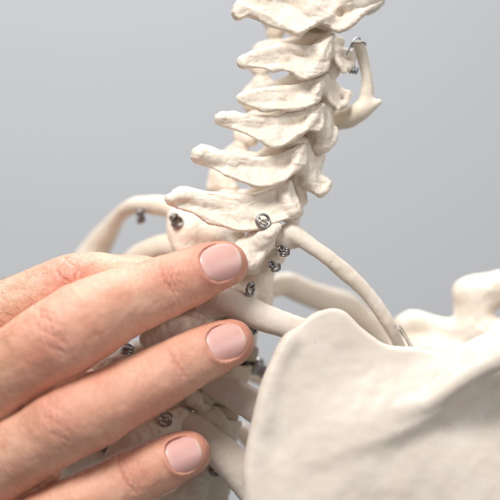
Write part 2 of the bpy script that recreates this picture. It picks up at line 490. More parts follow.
# ================================================================ setting
def wall():
    m, nt, b = mat('painted_wall'); L = nt.links
    tc = node(nt, 'ShaderNodeTexCoord').outputs['Object']
    n = node(nt, 'ShaderNodeTexNoise', Scale=1.2, Detail=3.0); L.new(tc, n.inputs['Vector'])
    L.new(mix(nt, n.outputs[0], (0.53, 0.53, 0.54), (0.545, 0.545, 0.56)), b.inputs['Base Color'])
    b.inputs['Roughness'].default_value = 0.85
    n2 = node(nt, 'ShaderNodeTexNoise', Scale=220.0, Detail=4.0); L.new(tc, n2.inputs['Vector'])
    bp = node(nt, 'ShaderNodeBump', Strength=0.2, Distance=0.001); L.new(n2.outputs[0], bp.inputs['Height']); L.new(bp.outputs[0], b.inputs['Normal'])
    x, z = 3.0, 2.6
    V = [(-x, 0, 0), (x, 0, 0), (x, 0, z), (-x, 0, z), (-x, .1, 0), (x, .1, 0), (x, .1, z), (-x, .1, z)]
    Fc = [(0, 1, 2, 3), (5, 4, 7, 6), (3, 2, 6, 7), (0, 4, 5, 1), (0, 3, 7, 4), (1, 5, 6, 2)]
    me = bpy.data.meshes.new('wall'); me.from_pydata(V, [], Fc); me.materials.append(m)
    o = bpy.data.objects.new('wall', me); C.objects.link(o); o.location = (0, 1.9, 0); o['kind'] = 'structure'
wall()

# ================================================================ skeleton model
SK = empty('skeleton_model', world(P(240, 262, 40)), category='skeleton model',
           label='cream plastic anatomical skeleton with neck vertebrae, ribs and shoulder blade')
FW = np.array([.7, .7, 0.0]); RT = np.array([.7, -.7, 0.0])

def bumps(lst, y0=0.0):
    k0 = 1 + y0 / D
    L_ = [((a - 250) * k0, (250 - b) * k0, am, sx, sz, math.radians(an)) for a, b, am, sx, sz, an in lst]
    def f(x, z, dp):
        o = 0
        for a, b, am, sx, sz, an in L_:
            u = (x - a) * math.cos(an) + (z - b) * math.sin(an); v = -(x - a) * math.sin(an) + (z - b) * math.cos(an)
            o = o + am * np.exp(-(u / sx) ** 2 - (v / sz) ** 2)
        return o
    return f

def crest_relief(bump, crests, y0):
    g = bumps([(q[0], q[1], q[2] * 1.4, *q[3:]) for q in bump], y0); k0 = 1 + y0 / D
    segs = []
    for amp, wd, pts in crests:
        pp = spline([((a - 250) * k0, (250 - b) * k0) for a, b in pts], 4)
        segs.append((amp, wd, pp))
    def f(x, z, dp):
        o = g(x, z, dp) + np.zeros(np.broadcast(x, z).shape)
        for amp, wd, pp in segs:
            best = np.full(o.shape, 1e9)
            for i in range(len(pp) - 1):
                a, e = pp[i], pp[i + 1] - pp[i]
                t = np.clip(((x - a[0]) * e[0] + (z - a[1]) * e[1]) / max((e ** 2).sum(), 1e-6), 0, 1)
                best = np.minimum(best, (x - a[0] - t * e[0]) ** 2 + (z - a[1] - t * e[1]) ** 2)
            o = o - amp * np.maximum(0, 1 - np.sqrt(best + .6) / wd) ** 1.25
        return o
    return f
CREST = {
 1: [(3.5, 9, [(245, 8), (262, 14), (280, 25), (298, 34)]), (4, 9, [(299, 36), (318, 22), (335, 14), (346, -4)]), (3, 8, [(345, 28), (360, 14), (378, 2)])],
 2: [(3, 8, [(244, 58), (264, 51), (290, 46), (318, 44), (334, 33)]), (4.5, 9, [(334, 34), (324, 50), (318, 62), (311, 76)]), (2.5, 6, [(246, 66), (268, 70), (286, 68), (302, 78)])],
 3: [(3, 8, [(242, 98), (262, 91), (296, 88), (327, 75)]), (4.5, 9, [(327, 75), (318, 88), (313, 105)]), (2.5, 6, [(248, 105), (270, 109), (310, 106)])],
 4: [(3, 8, [(220, 119), (240, 116), (275, 119), (302, 110), (323, 104)]), (4.5, 9, [(323, 105), (313, 118), (307, 131)]), (4, 8, [(236, 129), (258, 139), (280, 146), (300, 133)])],
 5: [(3, 8, [(198, 152), (224, 154), (256, 160), (284, 157), (304, 144)]), (4.5, 10, [(304, 145), (298, 160), (289, 177)]), (4, 8, [(226, 174), (258, 186), (284, 180)])],
 6: [(3, 8, [(170, 198), (190, 191), (235, 198), (268, 193), (290, 182)]), (4.5, 10, [(290, 183), (288, 198), (298, 211)]), (4, 8, [(196, 212), (236, 229), (262, 227), (284, 219)])],
}
FILL = {2: [(285, 44, 34, 5), (304, 40, 26, 6), (330, 38, 16, 6)], 3: [(272, 88, 34, 6), (292, 83, 26, 7.5), (314, 80, 16, 8)],
        4: [(252, 117, 34, 6), (285, 114, 26, 7), (310, 108, 18, 7)], 5: [(236, 154, 42, 6), (258, 158, 34, 6), (274, 150, 24, 8.5), (300, 142, 14, 9)],
        6: [(224, 195, 42, 6), (246, 198, 34, 6), (262, 190, 26, 9), (288, 180, 14, 9)]}
def vertebra(poly, y0, tip, extra, left, body, bump, box, seed, tilt=(0.12, 0.34), T=6.5, material=BONE, carve=(), disc=True, up=(0.28, 0.05, 0.96), br=21, bh=25, screw=None, rough=0.8):
    (x0, z0, x1, z1) = box
    f = Field([x0 - 262, -75, 238 - z1], [x1 - 238, 115, 262 - z0], 0.8)
    # vertebral body, waisted, with a rim at each end
    c = P(*body); u = np.array(up); u /= np.linalg.norm(u)
    f.cyl(c - u * bh / 2, c + u * bh / 2, br, 3.5, 3, waist=3.0)
    # left half of the arch
    for ch in left: f.chain(PR(ch), k=5)
    # pedicle + right pillar and transverse process
    for ch in extra: f.chain(PR(ch), k=2.6)
    if poly: f.plate(poly, y0, 5.5, 2.2, tilt, relief=crest_relief(bump, CREST[seed], y0), k=2.5)
    if seed in FILL: f.chain(PR(FILL[seed]), k=4)
    for t in tip: f.chain(PR([(a, b, c_, r_ if n_ == 0 else r_ * .72) for n_, (a, b, c_, r_) in enumerate(t)]), k=4)
    for cv in carve: f.chain(PR(cv), k=4, op='carve')
    f.rough(rough * .7, 15, seed * 3.1); f.rough(0.35, 5, seed * 5.7, 2); f.rough(0.18, 2.2, seed * 1.7, 2); f.ridges(-0.55, 15, seed * 2.9); f.ridges(0.45, 11, seed * 1.9)
    o = f.build('vertebra', material, SK, it=1)
    return o

def disc(px, py, y, r, up=(0.28, 0.05, 0.96), h=8, material=DISC):
    c = P(px, py, y); u = np.array(up); u /= np.linalg.norm(u)
    f = Field(c - r - 8, c + r + 8, 1.5)
    f.cyl(c - u * h / 2, c + u * h / 2, r, 3, 1); f.rough(0.6, 8)
    f.build('disc', material, SK)

# C2 (cut by the top of the frame)
vertebra([(241, -4), (262, -12), (300, -20), (345, -20), (374, -14), (384, -2), (378, 8), (366, 14), (355, 24), (345, 31), (335, 32), (322, 25), (311, 30), (299, 38), (291, 34), (279, 30), (268, 27), (258, 20), (247, 17), (239, 20), (233, 12)],
         -20, [[(238, 14, -24, 6), (243, 4, -24, 7.5), (262, 2, -20, 8)], [(250, 10, -22, 6), (272, 20, -22, 6), (297, 31, -22, 5)]],
         [[(345, 0, -8, 16), (366, 4, 6, 11), (378, 0, 12, 8)], [(312, 12, -16, 12), (340, 18, -10, 9)], [(300, 5, 0, 14), (330, 20, 25, 12)]],
         [[(270, 8, 60, 14), (276, 24, 66, 12), (275, 31, 66, 10)], [(300, 15, 30, 10), (292, 30, 45, 6)]],
         (322, 5, 48), [(285, 5, 6, 16, 9, -20), (318, 5, -4, 12, 14, 40), (345, 12, 3, 8, 8, 0), (300, 30, -3, 8, 6, 0)],
         (225, -45, 395, 48), 1, tilt=(0.10, 0.22), carve=[[(338, 12, -34, 5), (340, 13, -18, 4)]], br=22, bh=36)
# C2 upper joint facet ring seen at the frame edge
f = Field([85, -40, 228], [150, 40, 282], 1.0)
f.ell(P(362, -5, -8), (24, 16, 20), k=2); f.rough(.8, 10, 2); f.build('joint_facet', BONE, SK)

# C3
vertebra([(244, 55), (256, 50), (270, 46), (284, 41), (296, 45), (310, 45), (322, 40), (335, 31), (334, 46), (330, 60), (327, 71), (317, 77), (303, 81), (293, 75), (284, 71), (272, 73), (262, 69), (245, 68), (240, 62)],
         -18, [[(243, 62, -26, 6.8), (254, 61, -24, 7.5), (275, 58, -20, 7)], [(254, 56, -24, 5), (284, 48, -20, 5), (305, 52, -18, 5)], [(300, 74, -24, 5), (326, 66, -20, 4)]],
         [[(322, 50, -6, 10), (330, 58, 4, 9), (343, 66, 6, 7), (348, 67, 4, 4.5)], [(334, 52, 8, 8), (345, 54, 12, 6), (353, 54, 12, 3.6)], [(353, 54, 12, 3.4), (352, 64, 8, 4.2)], [(336, 50, 0, 3), (337, 60, -6, 3.4), (344, 71, -4, 3)], [(325, 45, 6, 9), (339, 42, 16, 6)], [(310, 60, 0, 11), (312, 60, 40, 10)], [(328, 46, 5, 9), (333, 66, 6, 9), (330, 76, 6, 7)]],
         [[(262, 50, 62, 8), (274, 46, 64, 8), (280, 44, 62, 6)], [(262, 55, 68, 11), (258, 66, 66, 9), (262, 71, 64, 8)], [(272, 55, 60, 8), (300, 52, 48, 8)]],
         (308, 58, 46), [(300, 55, 3, 10, 8, 0), (268, 62, 3, 12, 4, 0), (322, 55, -3, 6, 14, 20), (288, 64, 2.5, 6, 5, 0)],
         (230, 24, 362, 90), 2)
# C4
vertebra([(242, 94), (252, 90), (264, 87), (280, 85), (296, 84), (312, 80), (328, 72), (327, 82), (323, 92), (320, 101), (308, 108), (292, 112), (276, 111), (264, 113), (255, 110), (247, 107), (240, 103), (237, 98)],
         -18, [[(244, 99, -27, 6.2), (256, 99, -24, 6.5), (280, 98, -20, 6)], [(262, 108, -22, 3.5), (290, 107, -20, 5), (316, 100, -20, 4)]],
         [[(316, 84, -6, 9), (325, 94, 2, 10), (337, 104, 4, 6.5), (344, 104, 2, 4.5)], [(326, 84, 10, 10), (338, 92, 10, 6), (348, 94, 10, 3.6)], [(348, 94, 9, 3.4), (346, 103, 5, 3.8)], [(328, 86, 2, 3), (328, 97, -5, 3.6), (338, 108, -4, 2.6)], [(305, 97, 0, 11), (310, 97, 40, 10)], [(323, 82, 6, 10), (327, 104, 6, 10), (325, 112, 6, 8)]],
         [[(262, 80, 64, 9), (256, 90, 66, 10), (250, 98, 66, 10)], [(262, 88, 60, 9), (300, 92, 46, 8)], [(250, 104, 58, 8), (262, 108, 52, 6)]],
         (306, 96, 44), [(296, 92, 2.5, 10, 7, 0), (264, 100, 2, 10, 4, 0), (318, 88, -3, 6, 10, 25)],
         (228, 64, 358, 122), 3)
# C5
vertebra([(216, 116), (230, 111), (238, 112), (246, 115), (260, 116), (275, 115), (290, 110), (303, 105), (324, 102), (325, 114), (324, 126), (318, 132), (309, 131), (301, 136), (292, 143), (281, 148), (271, 149), (258, 141), (248, 136), (238, 132), (226, 128), (216, 124)],
         -18, [[(222, 118, -28, 6.5), (236, 121, -25, 7.5), (256, 126, -21, 6.5)], [(246, 121, -24, 5), (280, 122, -18, 5), (312, 110, -18, 4)], [(268, 143, -24, 4), (298, 132, -21, 5), (314, 118, -18, 5)]],
         [[(314, 116, -6, 10), (320, 130, 0, 10), (324, 146, 0, 6.5)], [(320, 118, 10, 11), (330, 128, 8, 6), (335, 131, 6, 3.5), (332, 142, 2, 4), (325, 149, 0, 4)], [(300, 122, 0, 11), (302, 122, 38, 10)], [(321, 110, 6, 11), (322, 130, 4, 12), (319, 145, 3, 9)], [(275, 141, -6, 8), (300, 142, 2, 7), (312, 150, 10, 6)]],
         [[(258, 112, 62, 9), (246, 124, 66, 9), (243, 134, 66, 9)], [(250, 122, 60, 8), (296, 122, 46, 8)], [(243, 137, 62, 8), (251, 140, 56, 7)]],
         (302, 126, 42), [(292, 124, 3, 12, 8, 20), (256, 124, 2, 12, 5, -10), (312, 112, -2, 6, 12, 25), (278, 134, -2.5, 10, 8, -10)],
         (206, 94, 346, 162), 4, carve=[[(309, 142, -16, 4), (312, 140, -4, 3)]])
# C6
vertebra([(194, 148), (202, 144), (210, 146), (218, 149), (230, 152), (245, 155), (257, 157), (270, 156), (282, 154), (292, 148), (305, 142), (308, 151), (307, 163), (300, 170), (293, 175), (284, 182), (274, 187), (264, 189), (255, 187), (247, 184), (236, 181), (225, 176), (215, 170), (202, 166), (193, 160)],
         -18, [[(199, 155, -30, 8.5), (212, 158, -27, 7.5), (235, 164, -22, 7)], [(228, 158, -22, 5), (262, 164, -16, 6), (296, 152, -16, 5)], [(254, 183, -24, 4.5), (280, 180, -22, 5), (296, 164, -19, 5)]],
         [[(298, 158, -6, 10), (303, 170, 0, 11), (312, 184, 2, 8), (320, 193, 0, 5.5)], [(306, 160, 10, 10), (316, 178, 8, 8), (327, 182, 4, 4.5), (329, 184, 2, 3.5), (325, 191, 0, 4)], [(285, 165, 0, 11), (288, 165, 38, 10)], [(308, 148, 16, 8), (317, 156, 14, 7.5), (316, 165, 10, 7)], [(303, 152, 4, 11), (308, 180, 4, 11)], [(298, 180, 6, 8), (300, 200, 14, 8)]],
         [[(240, 148, 62, 9), (228, 158, 68, 9), (220, 166, 68, 9)], [(232, 160, 60, 8), (278, 160, 46, 8)], [(218, 176, 66, 10), (226, 184, 60, 9)], [(212, 186, 66, 6), (234, 188, 54, 6)]],
         (290, 166, 44), [(282, 166, 3, 12, 9, 15), (240, 164, 2, 12, 5, -10), (298, 158, -2, 6, 12, 10), (268, 178, -2.5, 10, 7, 0)],
         (180, 132, 342, 215), 5, carve=[[(296, 180, -20, 4), (299, 178, -6, 3)]])
# C7
C7 = vertebra([(169, 194), (176, 188), (186, 187), (200, 190), (214, 192), (235, 194), (253, 193), (268, 188), (280, 184), (291, 180), (295, 190), (299, 200), (302, 210), (297, 217), (284, 221), (272, 224), (262, 229), (249, 232), (236, 231), (222, 227), (210, 225), (202, 220), (194, 214), (180, 209), (168, 204)],
         -18, [[(170, 199, -32, 5.5), (184, 196, -30, 7.5), (206, 202, -25, 8), (232, 208, -20, 8)], [(210, 212, -22, 6), (236, 222, -22, 6)], [(292, 212, -18, 7), (284, 196, -16, 7)]],
         [[(280, 198, -6, 10), (290, 206, 0, 11), (297, 212, 6, 7)], [(270, 205, 0, 11), (272, 205, 38, 10)], [(287, 214, 8, 8), (293, 220, 14, 7)]],
         [[(226, 182, 62, 8), (216, 190, 70, 9)], [(224, 196, 60, 8), (262, 198, 46, 8)]],
         (272, 204, 44), [(258, 206, 3, 12, 10, 15), (205, 204, 2, 14, 3, -25), (288, 196, -2, 6, 12, 10), (240, 215, -2, 14, 6, -8)],
         (154, 168, 312, 242), 6)
for a in ((315, 32, 46, 19), (307, 77, 45, 19), (304, 111, 43, 19), (296, 146, 43, 20), (281, 185, 44, 20), (262, 232, 46, 22)): disc(*a)

# T1: right transverse process, left transverse process, body
f = Field([-100, -70, -70], [45, 120, 60], 1.0)
f.chain(PR([(277, 227, -24, 5), (268, 234, -24, 9), (258, 243, -18, 12), (248, 252, -8, 13), (240, 262, 2, 12)]), k=5)
f.plate([(238, 240), (252, 232), (262, 224), (274, 221), (281, 224), (279, 234), (276, 243), (270, 251), (262, 262), (252, 270), (238, 268), (230, 256)], -18, 8, 6, (0.25, 0.3), bumps([(266, 232, -3, 6, 8, 0), (258, 250, 2, 8, 8, 0)]))
f.chain(PR([(252, 262, 0, 12), (262, 262, 20, 12), (255, 285, 30, 14)]), k=6)
f.chain(PR([(222, 262, -24, 8), (236, 256, -14, 10), (228, 240, 20, 10)]), k=5)       # spinous process (under the fingertip)
f.chain(PR([(238, 240, 20, 10), (212, 234, 44, 13), (190, 232, 48, 16), (181, 226, 50, 12)]), k=6)
f.plate([(166, 214), (172, 208), (190, 210), (212, 214), (224, 226), (222, 250), (205, 262), (182, 262), (172, 246), (167, 230)], 46, 9, 7, (-0.15, .2), bumps([(196, 232, 4, 8, 18, 10), (180, 232, -3, 10, 14, 0)]))
c = P(256, 262, 44); f.cyl(c - [3, 0, 24], c + [4, 0, 20], 22, 4, 4, waist=3)
f.rough(1.4, 12, 7); f.rough(.4, 3.5, 3, 2); f.build('vertebra', BONE, SK, it=1)

# facet block under the first rib head + thoracic bodies
def thoracic(cx, cy, r, seed, chains, up=(0.16, 0.05, .98), h=40, y=34, mat_=BONE_Y, carve=()):
    c = P(cx, cy, y); u = np.array(up); u /= np.linalg.norm(u)
    allp = [c - 34, c + 34] + [P(*q[:3]) - 20 for ch in chains for q in ch] + [P(*q[:3]) + 20 for ch in chains for q in ch]
    A = np.array(allp); f = Field(A.min(0), A.max(0), 1.15)
    f.cyl(c - u * h / 2, c + u * h / 2, r, 4, 4, waist=3.5)
    for ch in chains: f.chain(PR(ch), k=5)
    for ch in carve: f.chain(PR(ch), k=3, op='carve')
    f.rough(1.0, 15, seed * 2.3); f.rough(.35, 4.2, seed, 2); f.ridges(.5, 13, seed)
    f.build('vertebra', mat_, SK, it=1)
thoracic(250, 296, 26, 11, [[(262, 258, 6, 11), (268, 262, 4, 11), (278, 256, 0, 8)], [(262, 262, 8, 12), (260, 285, 14, 13), (262, 300, 18, 12)],
                           [(226, 304, 2, 11), (238, 298, 4, 13), (252, 290, 14, 12)], [(190, 320, 8, 12), (215, 308, 0, 11)], [(176, 332, 30, 8), (200, 316, 24, 11), (238, 305, 30, 12)]], h=40, mat_=BONE)
thoracic(236, 333, 26, 12, [[(205, 345, 0, 13), (225, 352, 4, 12), (238, 350, 16, 12)], [(150, 338, 8, 11), (175, 330, 2, 14), (205, 330, 0, 14)], [(84, 384, 40, 13), (105, 370, 38, 15), (135, 356, 32, 15), (190, 345, 26, 12)]], h=30, mat_=BONE)
thoracic(224, 383, 26, 13, [[(196, 398, 2, 11), (205, 408, 6, 9), (200, 418, 6, 8)], [(112, 466, 18, 13), (122, 454, 14, 15), (142, 440, 8, 18), (162, 430, 4, 17), (182, 421, 4, 14)], [(166, 398, 20, 13), (195, 400, 20, 12)], [(190, 392, -2, 7), (199, 398, -4, 6)]], h=42, carve=[[(206, 398, -2, 6), (222, 404, 4, 7), (234, 412, 6, 6)]])
thoracic(214, 438, 27, 14, [[(196, 424, 6, 8), (212, 416, 6, 10), (222, 430, 8, 9)], [(190, 455, 4, 12), (205, 470, 4, 10)], [(76, 462, 50, 14), (92, 450, 46, 17), (112, 448, 42, 17), (132, 448, 38, 14)]], h=42)
thoracic(207, 490, 27, 15, [[(200, 478, 4, 11), (194, 500, 4, 10)], [(150, 515, 8, 14), (190, 490, 6, 12)]], h=40)
for a in ((246, 318, 34, 25), (235, 351, 34, 24), (218, 411, 34, 22), (211, 464, 34, 25)): disc(*a, up=(0.16, 0.05, .98), h=15)

# ribs
def rib(pts, mat_=BONE_P, flat=None, ff=1.0, seed=1.0, h=1.0, extra=(), k=4):
    A = np.array([p for p, r in PR(pts)]); R = max(p[3] for p in pts) + 8
    E = [PR(e) for e in extra]
    allp = np.vstack([A] + [np.array([p for p, r in e]) for e in E])
    f = Field(allp.min(0) - R, allp.max(0) + R, h)
    f.chain(PR(pts), k=k, n=6, flat=flat, ff=ff)
    for e in E: f.chain(e, k=6, n=5)
    f.rough(0.6, 24, seed); f.rough(.2, 4, seed * 2, 2)
    return f.build('rib', mat_, SK, it=2)
# first right rib: rises off the spine and drops in a long arc behind the shoulder blade
rib([(283, 236, -10, 9), (292, 232, -12, 9.5), (306, 242, -12, 8.6), (326, 256, -8, 8.4), (346, 273, 0, 8.4), (364, 290, 8, 8), (378, 308, 16, 7.4), (390, 326, 24, 7), (398, 342, 32, 7), (404, 365, 44, 7), (402, 400, 60, 7)],
    BONE, flat=(0.5, -0.8, 0.35), ff=0.8, seed=2, extra=[[(281, 244, -8, 6), (292, 240, -6, 9)]])
# second right rib: towards the blade, over the column
rib([(205, 306, 0, 12), (222, 300, -12, 14), (240, 306, -18, 14.5), (262, 317, -20, 14), (285, 325, -22, 13), (312, 336, -22, 12.5), (345, 360, -14, 12), (380, 400, 5, 12), (400, 450, 40, 12)], BONE_P, flat=(0.2, -0.9, 0.3), ff=.8, seed=3)
# third and fourth
rib([(196, 372, 2, 13), (220, 386, -8, 14), (240, 397, -14, 16), (262, 412, -18, 16), (290, 435, -18, 15), (330, 480, -8, 14), (350, 530, 10, 14)], BONE_P, flat=(0.2, -0.9, 0.3), ff=.75, seed=4)
rib([(176, 420, 6, 10), (194, 426, -4, 13), (208, 440, -10, 16), (228, 459, -14, 18), (248, 482, -16, 18), (275, 520, -14, 17), (300, 570, -4, 16)], BONE_P, flat=(0.2, -0.9, 0.3), ff=.75, seed=5)
rib([(140, 505, 10, 14), (170, 520, 0, 15), (205, 550, -6, 16), (240, 590, -6, 16)], BONE_P, flat=(0.2, -0.9, 0.3), ff=.8, seed=6)
# far ribs curving round the front of the chest (behind, out of focus)
rib([(268, 290, 90, 10), (285, 284, 100, 13.5), (305, 292, 112, 14), (325, 299, 122, 14.5), (345, 305, 132, 15), (362, 318, 140, 13), (380, 332, 140, 12), (405, 355, 130, 12)], BONE, flat=(0, -0.6, 0.6), ff=.9, seed=7, h=1.4)
rib([(250, 372, 100, 9), (280, 384, 112, 9), (330, 395, 130, 9), (370, 400, 130, 9)], BONE, seed=8, h=1.6)
rib([(240, 430, 110, 9), (280, 470, 125, 10), (330, 490, 130, 10)], BONE, seed=8, h=1.6)
# left ribs beyond the spine
rib([(190, 214, 62, 12), (168, 207, 74, 13), (150, 205, 86, 11.5), (134, 206, 100, 9.5), (119, 216, 118, 8), (109, 230, 134, 11), (97, 248, 150, 15), (84, 272, 160, 18), (68, 310, 170, 20)], BONE, flat=(0.3, -0.2, .8), ff=.8, seed=9, h=1.3)
rib([(190, 252, 62, 13), (170, 246, 74, 13), (150, 252, 88, 13), (130, 266, 110, 13), (110, 300, 130, 13)], BONE, seed=10, h=1.4)
rib([(130, 425, 60, 10), (105, 440, 76, 10), (85, 450, 90, 10), (60, 480, 110, 10)], BONE_Y, seed=11, h=1.4)
rib([(120, 350, 60, 11), (95, 362, 80, 11), (70, 380, 100, 11)], BONE_Y, seed=12, h=1.4)

# ---------------------------------------------------------------- shoulder blade (foreground, nearer the camera)
def scapula():
    ys = -86
    poly = [(250, 520), (247, 480), (248, 462), (256, 432), (262, 400), (271, 370), (285, 340), (305, 319), (321, 311), (335, 308), (348, 313), (364, 328), (378, 340), (394, 346), (419, 348), (445, 352),
            (462, 346), (480, 337), (500, 326), (530, 312), (565, 330), (560, 430), (520, 500), (470, 580), (400, 660), (340, 700), (290, 690), (262, 620)]
    k0 = 1 + ys / D
    # ridge: path of the blade's spine in (px,py) with height and half widths above / below
    path = spline([(256, 478, 0.5, 26, 12), (300, 458, 4, 34, 14), (345, 444, 8, 42, 14), (390, 430, 13, 46, 13), (430, 413, 19, 46, 12), (470, 390, 27, 44, 11), (520, 364, 34, 38, 8), (570, 340, 44, 34, 10)], 8)
    px = np.stack([(path[:, 0] - 250) * k0, (250 - path[:, 1]) * k0], 1)
    hollow = bumps([(350, 365, 5, 55, 30, 30), (300, 390, -2, 30, 50, 0), (492, 412, 5, 40, 20, 30), (340, 485, -5, 80, 34, 22), (266, 440, 3, 14, 26, 60), (400, 520, 4, 80, 40, 0)], ys)
    def relief(x, z, dp):
        X = np.broadcast_to(x, np.broadcast(x, z).shape); Z = np.broadcast_to(z, X.shape)
        best = np.full(X.shape, 1e9); H = np.zeros(X.shape); Sd = np.zeros(X.shape); WA = np.ones(X.shape); WB = np.ones(X.shape)
        for i in range(len(px) - 1):
            a, b = px[i], px[i + 1]; e = b - a; L2 = (e ** 2).sum()
            t = np.clip(((X - a[0]) * e[0] + (Z - a[1]) * e[1]) / L2, 0, 1)
            vx, vz = X - a[0] - t * e[0], Z - a[1] - t * e[1]
            d = np.sqrt(vx * vx + vz * vz); m = d < best
            best = np.where(m, d, best)
            q = path[i] + (path[i + 1] - path[i]) * 0.5
            H = np.where(m, path[i, 2] + t * (path[i + 1, 2] - path[i, 2]), H)
            WA = np.where(m, q[3], WA); WB = np.where(m, q[4], WB)
            Sd = np.where(m, np.sign(e[0] * vz - e[1] * vx), Sd)
        up = Sd > 0
        ra = 1 / (1 + (best / (WA * .85)) ** 3.6)
        rb = np.exp(-(best / WB) ** 2)
        return -0.72 * H * np.where(up, ra, rb) + hollow(x, z, dp) + 0.0012 * np.maximum(0, z) ** 2 * 0
    f = Field([-12, -175, -330], [275, -20, -40], 1.35)
    f.plate(poly, ys, 5.5, 5.0, (0.10, 0.16), relief=relief, k=4, smooth=3, span=90)
    # thick upper rim of the blade's spine, rolled over below
    f.chain(PR([(405, 412, -92, 3), (428, 403, -97, 4.5), (448, 391, -101, 6), (475, 373, -108, 8), (520, 350, -118, 11)]), k=14, n=5)
    # thickened medial border
    f.chain(PR([(290, 340, -88, 4), (273, 372, -92, 5), (264, 405, -95, 6), (258, 438, -97, 6.5), (252, 470, -99, 7), (254, 520, -104, 7)]), k=16)
    f.rough(1.0, 34, 5); f.rough(.4, 12, 9, 2)
    f.build('shoulder_blade', BONE_P, SK, it=3)
scapula()
# coracoid process and outer end of the blade, far side
f = Field([135, 0, -150], [330, 180, 10], 1.5)
f.chain(PR([(404, 326, 100, 12), (416, 322, 100, 13), (432, 328, 96, 13), (450, 332, 92, 15), (470, 332, 88, 18), (492, 335, 80, 20), (520, 350, 50, 24)]), k=6)
f.chain(PR([(474, 340, 90, 23), (475, 318, 92, 21.5), (476, 298, 94, 22)]), k=5)
f.chain(PR([(469, 293, 96, 17), (485, 291, 94, 18), (505, 289, 92, 20), (540, 286, 90, 21)]), k=8)
f.chain(PR([(404, 350, 96, 16), (430, 352, 92, 18), (460, 356, 84, 20)]), k=8)
f.rough(1.6, 16, 3); f.build('coracoid_process', BONE, SK, it=2)

# ---------------------------------------------------------------- hyoid bone hung on a wire loop
f = Field([70, -20, 100], [150, 60, 215], .9)
f.chain(PR([(359, 46, 12, 6.0), (361, 52, 12, 6.2), (364, 64, 12, 5.8), (367, 80, 12, 5.8), (367, 95, 12, 6.6), (364, 106, 13, 8.5), (354, 115, 18, 10), (342, 120, 28, 10), (325, 121, 40, 10)]), k=4, n=5)
f.chain(PR([(362, 112, 12, 7), (371, 107, 10, 5.4), (379, 102, 8, 3.2)]), k=6)
f.rough(.6, 12, 2); f.build('hyoid_bone', bone_mat('hyoid_plastic', (0.77, 0.675, 0.55), (0.81, 0.73, 0.61), (0.66, 0.52, 0.34), bump=.25), SK)
tube('wire', [P(346, 55, 0), P(349, 50, -2), P(352, 43, 2), P(355, 39, 8), P(359, 38, 12), P(360, 41, 16), P(356, 45, 14), P(352, 47, 6), P(354, 43, 2), P(360, 42, 3), P(365, 43, 8), P(365, 45, 14), P(358, 44, 18), P(351, 47, 14)], .8, STEEL, SK, n=5)
coil(P(354, 70.5, 8), (1, -.2, -.15), 2.8, 3, 2.9, .85, DARKSTEEL, SK)

# ---------------------------------------------------------------- wire coils and screws
def loops(px, py, y, R, ax, m, r=1.15):
    r *= .86
    c = P(px, py, y); a = np.array(ax, float); a /= np.linalg.norm(a)
    s_ = np.cross(a, [0.1, 0.9, 0.3]); s_ /= np.linalg.norm(s_)
    coil(c - s_ * R * .45, a + s_ * .3, R, 2.15, 2.6, r, m, SK, name='wire_loop', phase=.6)
    coil(c + s_ * R * .55 + a * 1.0, a * .9 - s_ * .8 + np.array([0, -.5, 0]), R * .82, 2.1, 2.4, r * .9, m, SK, name='wire_loop', phase=2.1)
def ring_screw(px, py, y, R=8.0, tilt=0.3, m=STEEL):
    c = P(px, py, y)
    o = coil(c, (tilt, -1, .25), R, 2.2, 1.3, 1.05, m, SK)
    tube('screw_slot', [c + [-4, 1, 2.5], c + [0, -1.5, 0], c + [4.5, 1, -3]], .9, m, o, n=4)
    tube('screw_slot', [c + [-3, 2, -1.0], c + [1.5, 0, -4], c + [5, 1, -5]], .7, m, o, n=4)
ring_screw(263, 220.5, -31, 6.6)
loops(175.5, 220, 34, 5.2, (.4, -1, .1), DARKSTEEL, 1.4)
loops(283, 251, -21, 4.2, (.3, -.5, .8), DARKSTEEL, 1.2)
loops(274, 266.5, -16, 4.2, (.2, -.6, .8), DARKSTEEL, 1.0)
loops(250, 288.5, -24, 4.8, (.7, -.7, -.2), STEEL, 1.2)
coil(P(127.5, 349, 6), (.2, -.2, 1), 5.6, 3, 3.0, 1.4, STEEL, SK)
ring_screw(166, 419, -13, 6.8, tilt=-.3, m=STEEL)
coil(P(107, 445, 26), (1, -.3, .2), 7, 2.5, 3, 1.6, DARKSTEEL, SK)
loops(140, 216, 76, 4.5, (1, -.4, .2), DARKSTEEL, 1.8)
tube('wire', [P(396, 325, 18), P(401, 332, 14), P(407, 341, 14), P(412, 352, 16)], .8, DARKSTEEL, SK, n=4)
tube('wire', [P(398, 324, 20), P(404, 332, 17), P(410, 342, 16), P(415, 352, 18)], .6, STEEL, SK, n=4)
coil(P(216, 470, -6), (.4, -.8, .2), 5, 3, 2, 1.3, DARKSTEEL, SK)
coil(P(252, 330, 14), (.4, -.8, .2), 4, 3, 2, 1.1, DARKSTEEL, SK)
# steel clamp on the support rod, seen between column and blade
f = Field([-20, 20, -150], [50, 80, -90], .9)
f.cyl(P(236, 355, 52), P(290, 386, 46), 8, 2, 1); f.cyl(P(253, 364, 50), P(259, 368, 49), 10, 1.5, 1); f.cyl(P(270, 374, 48), P(276, 378, 47), 9.5, 1.5, 1)
f.build('rod_clamp', STEEL, SK)

